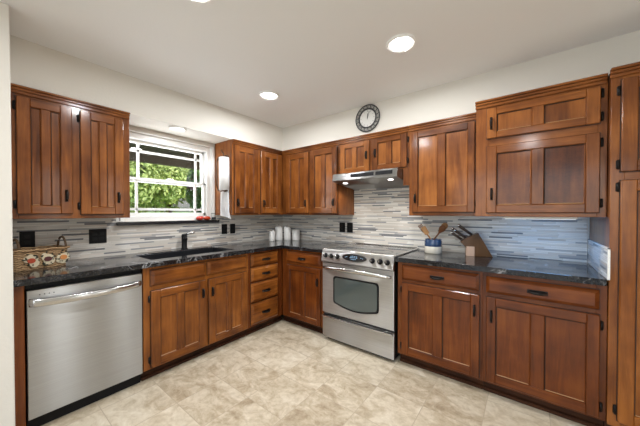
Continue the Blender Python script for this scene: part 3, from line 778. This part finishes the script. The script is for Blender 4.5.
# ------------------------------------------------------------------ range hood
hx0, hx1 = 1.238, 1.948
rh = thing('range_hood', ((hx0 + hx1) / 2, -.25, 1.55), 'stainless steel under-cabinet range hood above the range', 'range hood')
MB().prism([(-.01, 1.698), (-.455, 1.698), (-.475, 1.690), (-.485, 1.625), (-.478, 1.617), (-.30, 1.592), (-.05, 1.562), (-.01, 1.562)], hx0, hx1, M_STEELH, lambda a, b_, d: (d, a, b_), .002).build('hood_shell', rh)
def hood_pt(x, k, off=0): return Vector((x, -.475 - .010 * k - off, 1.690 - .065 * k))
for (a, b_) in ((1.462, 1.716), (1.737, 1.905)):
    t = bmesh.new(); A = [hood_pt(a, .16, .0), hood_pt(b_, .16, .0), hood_pt(b_, .70, .0), hood_pt(a, .70, .0)]
    vs = [t.verts.new(p_ + Vector((0, -.0025, 0))) for p_ in A]; vb = [t.verts.new(p_ + Vector((0, .002, 0))) for p_ in A]
    t.faces.new(vs); t.faces.new(vb)
    for k in range(4): t.faces.new([vs[k], vs[(k + 1) % 4], vb[(k + 1) % 4], vb[k]])
    q = MB(); q.merge(t, M_BLACK); q.build('vent_slot' if a < 1.5 else 'switch_panel', rh)
for x, y in ((1.335, -.375), (1.85, -.385)):
    zz = 1.592 - (-.30 - y) * -.14
    zz = 1.592 + (-.30 - y) * .14
    lo = MB().lathe((x, y, zz - .004), [(0, 0), (.024, 0), (.028, .004), (.028, .012), (0, .012)], M_HOODLAMP, 20).build('hood_lamp', rh)
    l = lamp('hood_light', 'SPOT', (x, y, zz - .012), 6.5, (1, .95, .88), (x, y + .06, .9), spot_size=radians(140), spot_blend=.8, shadow_soft_size=.03)

# ------------------------------------------------------------------ ceiling lights
def can(x, y, z, label, e, r=.075, group='round recessed ceiling lights'):
    o = thing('recessed_light', (x, y, z), label, 'ceiling light', group)
    MB().ring((x, y, z - .003), r + .008, .011, M_WHITE, 'z', 36, 8).build('trim_ring', o)
    MB().lathe((x, y, z - .006), [(0, 0), (r * .6, .001), (r, .005), (r, .008), (0, .008)], M_LAMP, 32).build('lens', o)
    lamp('recessed_lamp', 'AREA', (x, y, z - .012), e, (.96, .98, 1), (x, y, 0), shape='DISK', size=2 * r)
    return o
can(2.223, -1.107, H, 'round recessed light in the ceiling above the right counter run', 14.5)
can(.957, -1.115, H, 'round recessed light in the ceiling near the corner of the cabinets', 14.5)
can(1.592, -2.148, H, 'round recessed light cut off by the top edge of the photo', 14.5)
can(.262, -1.635, SOF, 'round recessed light under the soffit above the sink window', 2.2, .055)
can(2.9, -3.6, H, 'added, unseen recessed light in the ceiling behind the camera', 22)  # unseen fixture, added to light the kitchen from behind

# ------------------------------------------------------------------ wall clock
ck = thing('wall_clock', (1.583, -.342, 2.247), 'round wall clock with an openwork black metal rim on the soffit', 'clock')
cc = (1.583, -.352, 2.252); R = .134
M_FACE = plain('clock_face', (.72, .71, .68), .5); M_RING = plain('clock_metal', (.05, .05, .052), .45, .4); M_PEWT = plain('clock_pewter', (.34, .34, .33), .45, .3)
MB().prism([(cc[0] + .092 * cos(2 * pi * k / 40), cc[2] + .092 * sin(2 * pi * k / 40)) for k in range(40)], -.352, -.343, M_FACE, lambda a, b_, d: (a, d, b_)).build('clock_face', ck)
q = MB(); q.ring(cc, R, .0055, M_RING).ring(cc, .094, .0075, M_RING); q.build('rim', ck)
q = MB()
for k in range(18):
    a = 2 * pi * k / 18; c1 = (cc[0] + .114 * cos(a), cc[1], cc[2] + .114 * sin(a)); q.ring(c1, .012, .0035, M_PEWT, 'y', 14, 6)
    a += pi / 18; q.tube([(cc[0] + .10 * cos(a), cc[1], cc[2] + .10 * sin(a)), (cc[0] + .13 * cos(a + .05), cc[1], cc[2] + .13 * sin(a + .05))], .003, M_RING, 6)
q.build('scrollwork', ck)
q = MB()
for k in range(12):
    a = 2 * pi * k / 12; q.tube([(cc[0] + r_ * cos(a), -.3525, cc[2] + r_ * sin(a)) for r_ in (.066, .08)], .0022, M_PEWT, 6)
q.build('hour_marks', ck)
MB().tube([(cc[0], -.355, cc[2]), (cc[0] + .003, -.355, cc[2] + .046)], .0028, M_RING, 6).build('hour_hand', ck)
MB().tube([(cc[0], -.357, cc[2] - .012), (cc[0] + .022, -.357, cc[2] + .064)], .0018, M_RING, 6).build('minute_hand', ck)

# ------------------------------------------------------------------ outlets
def outlet(fr, u, v, wd, label, n=1):
    o = thing('wall_outlet', FR[fr](u, v - .06, .009), label, 'outlet', 'black wall outlets on the backsplash')
    MB(fr).box(u - wd / 2, u + wd / 2, v - .06, v + .06, .009, .0145, M_BLACK, .002).build('cover_plate', o)
    for k in range(n):
        c_ = u + (k - (n - 1) / 2) * .047
        q = MB(fr); 
        for dv in (-.021, .021): q.box(c_ - .015, c_ + .015, v + dv - .014, v + dv + .014, .0145, .0165, plain('socket_black', (.009, .009, .01), .45, spec=.25), .003)
        q.build('socket', o)
outlet('L', -2.585, 1.093, .078, 'black outlet on the backsplash behind the wicker basket')
outlet('L', -2.18, 1.09, .118, 'wide black double outlet left of the window ledge', 2)
outlet('L', -.985, 1.092, .074, 'black outlet right of the window ledge, nearer the faucet')
outlet('L', -.872, 1.092, .072, 'black outlet between the window ledge outlet and the corner canisters')
outlet('B', 1.058, 1.106, .084, 'black outlet left of the range, the one nearer the canisters')
outlet('B', 1.168, 1.106, .082, 'black outlet left of the range, the one nearer the range')

# ------------------------------------------------------------------ under-cabinet lights
ul = thing('under_cabinet_light', (2.94, -.40, 1.245), 'long white strip light under the deep cabinet beside the pantry', 'cabinet light')
MB().box(2.74, 3.14, -.425, -.375, 1.246, 1.261, M_WHITE, .003).build('housing', ul)
MB().box(2.75, 3.13, -.42, -.38, 1.242, 1.246, M_LEDWHITE).build('diffuser', ul)
lamp('under_cabinet_lamp', 'AREA', (2.94, -.40, 1.238), 1.6, (.10, .42, 1), (2.94, -.30, .9), shape='RECTANGLE', size=.38, size_y=.04)
ul = thing('under_cabinet_light', (.15, -2.165, 1.24), 'slim dark strip light under the cabinet left of the window', 'cabinet light')
MB().box(.13, .17, -2.24, -2.085, 1.245, 1.261, M_BLACK, .003).build('housing', ul)

# ------------------------------------------------------------------ paper towel and its upright holder on the cabinet side by the window
PX, PY = .292, -1.165
th = thing('paper_towel_holder', (PX, -1.101, 1.52), 'dark bronze upright paper towel holder on the cabinet side beside the window', 'paper towel holder')
for z, up in ((1.893, 1), (1.522, -1)):
    br = MB(); br.tube([(PX - .03, -1.102, z), (PX - .03, -1.145, z), (PX, PY, z)], .008, M_BRONZE)
    br.tube([(PX - .075, PY - .004, z - .004), (PX - .03, PY - .006, z + .004), (PX + .03, PY - .004, z), (PX + .05, PY + .004, z + .004)], [.009, .009, .010, .012], M_BRONZE)
    br.ring((PX - .03, -1.106, z), .02, .006, M_BRONZE, 'y', 16, 6)
    if up > 0: br.tube([(PX, PY, z), (PX - .012, PY, z + .035), (PX - .04, PY, z + .055), (PX - .055, PY + .01, z + .085)], [.007, .006, .006, .004], M_BRONZE)
    br.build('bracket', th)
MB().tube([(PX - .05, PY - .03, 1.887), (PX - .038, PY - .060, 1.84), (PX - .030, PY - .066, 1.76), (PX - .030, PY - .066, 1.66), (PX - .040, PY - .060, 1.58), (PX - .06, PY - .03, 1.528)], .008, M_BRONZE).build('tension_bar', th)
pt = thing('paper_towel_roll', (PX, PY, 1.532), 'white paper towel roll on the bronze holder beside the window, its sheet hanging down', 'paper towel')
MB().lathe((PX, PY, 1.532), [(.018, 0), (.053, 0), (.053, .350), (.018, .350), (.018, 0)], M_TOWEL, 28).build('roll', pt)
tb = bmesh.new(); g_ = []
nx, nz = 14, 22
for j in range(nz + 1):
    q = j / nz; z = 1.530 - q * .285; row_ = []
    for i in range(nx + 1):
        r_ = i / nx; c_ = max(0, q - .82) / .18; x = PX - .115 + r_ * (.165 + .06 * c_)
        y = PY + .030 - .006 * sin(r_ * 8 + q * 1.5) - .05 * c_ * max(0, r_ - .6)
        row_.append(tb.verts.new((x, y, z - .035 * c_ * (r_ - .3))))
    g_.append(row_)
fs = []
for j in range(nz):
    for i in range(nx): fs.append(tb.faces.new([g_[j][i], g_[j][i + 1], g_[j + 1][i + 1], g_[j + 1][i]]))
bmesh.ops.solidify(tb, geom=fs, thickness=.003)
q = MB(); q.merge(tb, M_TOWEL, True); q.build('hanging_sheet', pt)

# ------------------------------------------------------------------ things on the window ledge
def tomato(x, y, r, label, m):
    o = thing('tomato', (x, y, 1.2055), label, 'tomato')
    pr2 = [(0, 0.004)] + [(r * cos(a) ** .8 if cos(a) > 0 else 0, r * .72 * (1 + sin(a)) * .78) for a in [(-pi / 2 + pi * k / 12) for k in range(1, 12)]] + [(0, r * 1.06)]
    MB().lathe((x, y, 1.2055), pr2, m, 24).build('flesh', o)
    st = MB()
    for k in range(5): a = k * 2 * pi / 5; st.tube([(x, y, 1.2055 + r * 1.06), (x + cos(a) * r * .35, y + sin(a) * r * .35, 1.2055 + r * 1.1)], [.003, .001], M_GREEN, 5)
    st.build('stem', o)
tomato(.014, -1.290, .041, 'deep red tomato on the window ledge, the one farther from the small glass jar', M_RED)
tomato(.016, -1.206, .038, 'orange-red tomato on the window ledge, the one nearer the small glass jar', plain('tomato_orange', (.58, .06, .018), .2, 0, .5))
jr = thing('glass_jar', (.005, -1.12, 1.2055), 'small clear glass jar with dark rim at the end of the window ledge', 'jar')
MB().lathe((.005, -1.12, 1.2055), [(0, 0), (.026, 0), (.027, .004), (.027, .073), (.025, .073), (.025, .006), (0, .006)], M_PANE, 24).build('glass', jr)
MB().lathe((.005, -1.12, 1.2115), [(0, 0), (.024, 0), (.024, .024), (0, .024)], plain('dark_wax', (.03, .03, .035), .4), 20).build('filling', jr)
MB().ring((.005, -1.12, 1.280), .026, .003, M_STEELDARK, 'z', 24, 6).build('rim', jr)

# ------------------------------------------------------------------ canisters in the corner
def canister(x, y, r, hh, label):
    o = thing('canister', (x, y, .914), label, 'canister', 'white ceramic canisters in the corner')
    MB().lathe((x, y, .914), [(0, 0), (r * .96, 0), (r, .006), (r, hh * .82), (r * .98, hh * .84), (0, hh * .84)], M_PORC, 28).build('jar_body', o)
    lo = MB().lathe((x, y, .914 + hh * .84), [(0, 0), (r * .99, 0), (r * 1.0, .008), (r * .8, .016), (0, .02)], M_PORC, 28).build('lid', o)
    MB().lathe((x, y, .914 + hh * .84 + .018), [(0, 0), (.008, 0), (.007, .006), (.012, .014), (.008, .022), (0, .024)], M_CHROME, 16).build('knob', lo)
canister(.205, -.40, .040, .140, 'smallest white canister, standing nearest the sink')
canister(.195, -.27, .052, .205, 'tallest white canister, beside the smallest one')
canister(.270, -.180, .050, .198, 'second tallest white canister, third from the sink')
canister(.375, -.122, .053, .150, 'short wide white canister, nearest the range')

# ------------------------------------------------------------------ wicker basket
A = Vector((.325, -2.638, .914)); Bv = Vector((.262, -2.405, .914))
ex = (Bv - A).normalized(); ey = Vector((-ex.y, ex.x, 0)); ey = ey if ey.x < 0 else -ey; L_ = (Bv - A).length; Dp = .17
def bp(a, d, z): v = A + ex * a + ey * d; return (v.x, v.y, .914 + z)
bk = thing('basket', bp(L_ / 2, Dp / 2, 0), 'woven tan basket with three flower patches, beside the white wall', 'basket')
L0 = -.04
t = bmesh.new()
def rect(o_, z, flare):
    a0, a1, d0, d1 = L0 - flare, L_ + flare, -flare * .6, Dp + flare * .6; r_ = .025; P = []
    for (cx_, cy_, s_) in ((a1 - r_, d1 - r_, 0), (a0 + r_, d1 - r_, 1), (a0 + r_, d0 + r_, 2), (a1 - r_, d0 + r_, 3)):
        for k in range(4): an = s_ * pi / 2 + pi / 2 * k / 3; P.append((cx_ + (r_ - o_) * cos(an), cy_ + (r_ - o_) * sin(an)))
    return [t.verts.new(bp(a, d, z)) for a, d in P]
rs = [rect(0, 0.001, -.006), rect(0, .06, -.002), rect(0, .126, .004), rect(.008, .126, .004), rect(.008, .012, -.004)]
t.faces.new(rs[0]); t.faces.new(rs[-1])
for p_, q_ in zip(rs, rs[1:]):
    for k in range(16): t.faces.new([p_[k], p_[(k + 1) % 16], q_[(k + 1) % 16], q_[k]])
q = MB(); q.merge(t, M_WICK); q.build('woven_body', bk, bp(L_ / 2, Dp / 2, 0))
q = MB()
rimp = []
for i in range(41):
    u_ = i / 40 * 4; s_ = int(u_) % 4; f_ = u_ - int(u_)
    cs = [(L0 - .003, -.003), (L_ + .003, -.003), (L_ + .003, Dp + .003), (L0 - .003, Dp + .003)]
    a_, b2 = cs[s_], cs[(s_ + 1) % 4]; rimp.append(bp(a_[0] + (b2[0] - a_[0]) * f_, a_[1] + (b2[1] - a_[1]) * f_, .126 + .003 * sin(i * 2)))
q.tube(rimp, .008, M_WICK, 8); q.build('rim', bk)
for a_ in (L_ + .0, .002):
    q = MB(); q.tube([bp(a_, Dp / 2 + .055 * cos(pi * k / 10), .115 + .085 * sin(pi * k / 10)) for k in range(11)], .007, plain('handle_vine', (.10, .055, .025), .7), 8); q.build('handle', bk)
M_F = [plain('flower_red', (.42, .06, .02), .6), plain('flower_plum', (.09, .02, .02), .6), plain('flower_orange', (.55, .22, .06), .6)]; M_LF = plain('leaf_dark', (.018, .022, .012), .6)
for k in range(3):
    a_ = .045 + k * .083; pt_ = MB()
    def disc(mb, ca, cz, ra, rz, off, m, n=16):
        t = bmesh.new(); V1 = []; V2 = []
        for i in range(n):
            an = 2 * pi * i / n; V1.append(t.verts.new(bp(ca + ra * cos(an), -off, cz + rz * sin(an)))); V2.append(t.verts.new(bp(ca + ra * cos(an), .004, cz + rz * sin(an))))
        t.faces.new(V1); t.faces.new(V2)
        for i in range(n): t.faces.new([V1[i], V1[(i + 1) % n], V2[(i + 1) % n], V2[i]])
        mb.merge(t, m)
    rb = random.Random(40 + k)
    for j in range(7): disc(pt_, a_ + rb.uniform(-.020, .020), .062 + rb.uniform(-.026, .026), rb.uniform(.016, .026), rb.uniform(.018, .028), .003 + j * .0003, M_PATCH, 10)
    po = pt_.build('flower_patch', bk)
    fl = MB()
    disc(fl, a_, .060, .0205, .0165, .0095, M_F[k], 11)
    fl.build('flower', po)
    lf = MB()
    for j in range(15):
        an = rb.uniform(0, 2 * pi); rr = rb.uniform(.7, 1.15)
        disc(lf, a_ + .033 * rr * cos(an), .062 + .042 * rr * sin(an), rb.uniform(.003, .007), rb.uniform(.003, .006), .0062, M_LF, 7)
    lf.build('leaf_print', po)

# ------------------------------------------------------------------ utensil crock
cx_, cy_ = 2.188, -.20
cr = thing('utensil_crock', (cx_, cy_, .914), 'squat crock with blue top and cream base on the right counter', 'crock')
MB().lathe((cx_, cy_, .914), [(0, 0), (.070, 0), (.075, .006), (.075, .062), (.0745, .064)], M_CREAM, 32).build('cream_base', cr)
MB().lathe((cx_, cy_, .914), [(.0745, .064), (.076, .068), (.076, .112), (.070, .124), (.072, .130), (.066, .130), (.062, .12), (.062, .07), (0, .068)], M_BLUE, 32).build('blue_top', cr)
def utensil(kind, base, tip, label, m):
    b0, t0 = Vector(base), Vector(tip); d = (t0 - b0); L2 = d.length; d.normalize()
    o = thing(kind, b0, label, 'utensil', 'wooden utensils in the blue crock')
    k = b0 + d * (L2 - .075)
    MB().tube([b0, b0 + d * L2 * .5, k], [.006, .0065, .006], m, 8).build('handle', o)
    fy = Vector((.35, -1, .2)); fy = (fy - d * fy.dot(d)).normalized(); fx = fy.cross(d).normalized()
    M = Matrix((( fx.x, fy.x, d.x, k.x), (fx.y, fy.y, d.y, k.y), (fx.z, fy.z, d.z, k.z), (0, 0, 0, 1)))
    if 'spoon' in kind:
        M = M @ Matrix.Diagonal((1.0, .35, 1, 1))
        hb = MB().lathe(None, [(.006, -.004), (.014, .012), (.026, .035), (.029, .052), (.022, .072), (.010, .082), (0, .084)], m, 18, M)
    elif 'fork' in kind:
        hb = MB()
        t = bmesh.new()
        for x in (-.016, -.0055, .0055, .016):
            bmesh.ops.create_cube(t, size=1, matrix=M @ Matrix.Translation((x, 0, .058)) @ Matrix.Diagonal((.007, .006, .05, 1)))
        bmesh.ops.create_cube(t, size=1, matrix=M @ Matrix.Translation((0, 0, .018)) @ Matrix.Diagonal((.04, .006, .034, 1)))
        hb.merge(t, m)
    else:
        t = bmesh.new(); bmesh.ops.create_cube(t, size=1, matrix=M @ Matrix.Translation((0, 0, .036)) @ Matrix.Diagonal((.044, .006, .08, 1)))
        bmesh.ops.bevel(t, geom=list(t.edges), offset=.0028, segments=2, affect='EDGES'); hb = MB(); hb.merge(t, m)
    hb.build('bowl' if 'spoon' in kind else 'head', o)
utensil('wooden_fork', (cx_ + .02, cy_, .99), (cx_ - .125, cy_ + .01, 1.165), 'wooden fork leaning left out of the blue crock', M_SPOON2)
utensil('wooden_spatula', (cx_ + .02, cy_ - .03, .99), (cx_ - .085, cy_ - .03, 1.155), 'pale wooden spatula leaning left, in front of the fork', M_SPOON)
utensil('wooden_spoon', (cx_ - .025, cy_ - .02, .99), (cx_ + .100, cy_ - .03, 1.165), 'dark wooden spoon leaning right out of the blue crock', M_SPOON2)
utensil('wooden_spoon', (cx_ - .03, cy_ + .02, .99), (cx_ + .105, cy_ + .025, 1.185), 'pale wooden spoon leaning right, behind the dark one', M_SPOON)

# ------------------------------------------------------------------ knife block
kb = thing('knife_block', (2.55, -.17, .914), 'slanted wooden knife block on the right counter', 'knife block')
kdir = Vector((-.835, -.08, .55)); kdir.normalize()       # the way the handles point
# outline in the plane of u (along +x, slightly back) and z
kth = radians(14); U = Vector((cos(kth), sin(kth), 0)); Nn = Vector((sin(kth), -cos(kth), 0))
K0 = Vector((2.455, -.165, .914))
def kp(u, z, d): v = K0 + U * u + Nn * d; return (v.x, v.y, .914 + z)
MB().prism([(.060, 0), (.195, 0), (.088, .202), (.004, .158), (-.046, .118)], -.052, .052, M_BLOCK, lambda a, b_, d: kp(a, b_, d), .003).build('block_body', kb)
MB().prism([(-.002, 0), (.060, 0), (.060, .085), (-.002, .085)], -.050, .053, M_BLOCKEND, lambda a, b_, d: kp(a, b_, d), .002).build('block_foot', kb)
fd = (U * -.80 + Vector((0, 0, .60))).normalized()
M_KNIFE = plain('knife_handle_wood', (.045, .024, .014), .4)
def knife(u, z, d, ln, label):
    b0 = Vector(kp(u, z, d)); e_ = b0 + fd * ln
    o = thing('kitchen_knife', b0, label, 'knife', 'knives in the knife block')
    MB().tube([b0 + fd * .001, b0 + fd * .006], .009, M_CHROME, 8).build('bolster', o)
    MB().tube([b0 + fd * .004, b0 + fd * ln * .4, b0 + fd * ln * .8, e_], [.0115, .0105, .0130, .0125], M_KNIFE, 8).build('handle', o)
    MB().tube([e_ - fd * .002, e_ + fd * .012], [.0135, .0115], M_CHROME, 8).build('end_cap', o)
knife(.046, .182, .022, .130, 'black-handled knife at the top of the block, nearer the room')
knife(.044, .181, -.026, .125, 'black-handled knife at the top of the block, nearer the wall')
knife(-.004, .154, .024, .105, 'black-handled knife in the middle of the block, nearer the room')
knife(-.004, .154, -.022, .125, 'black-handled knife in the middle of the block, nearer the wall')
knife(-.030, .133, .002, .100, 'short black-handled knife lowest in the block')
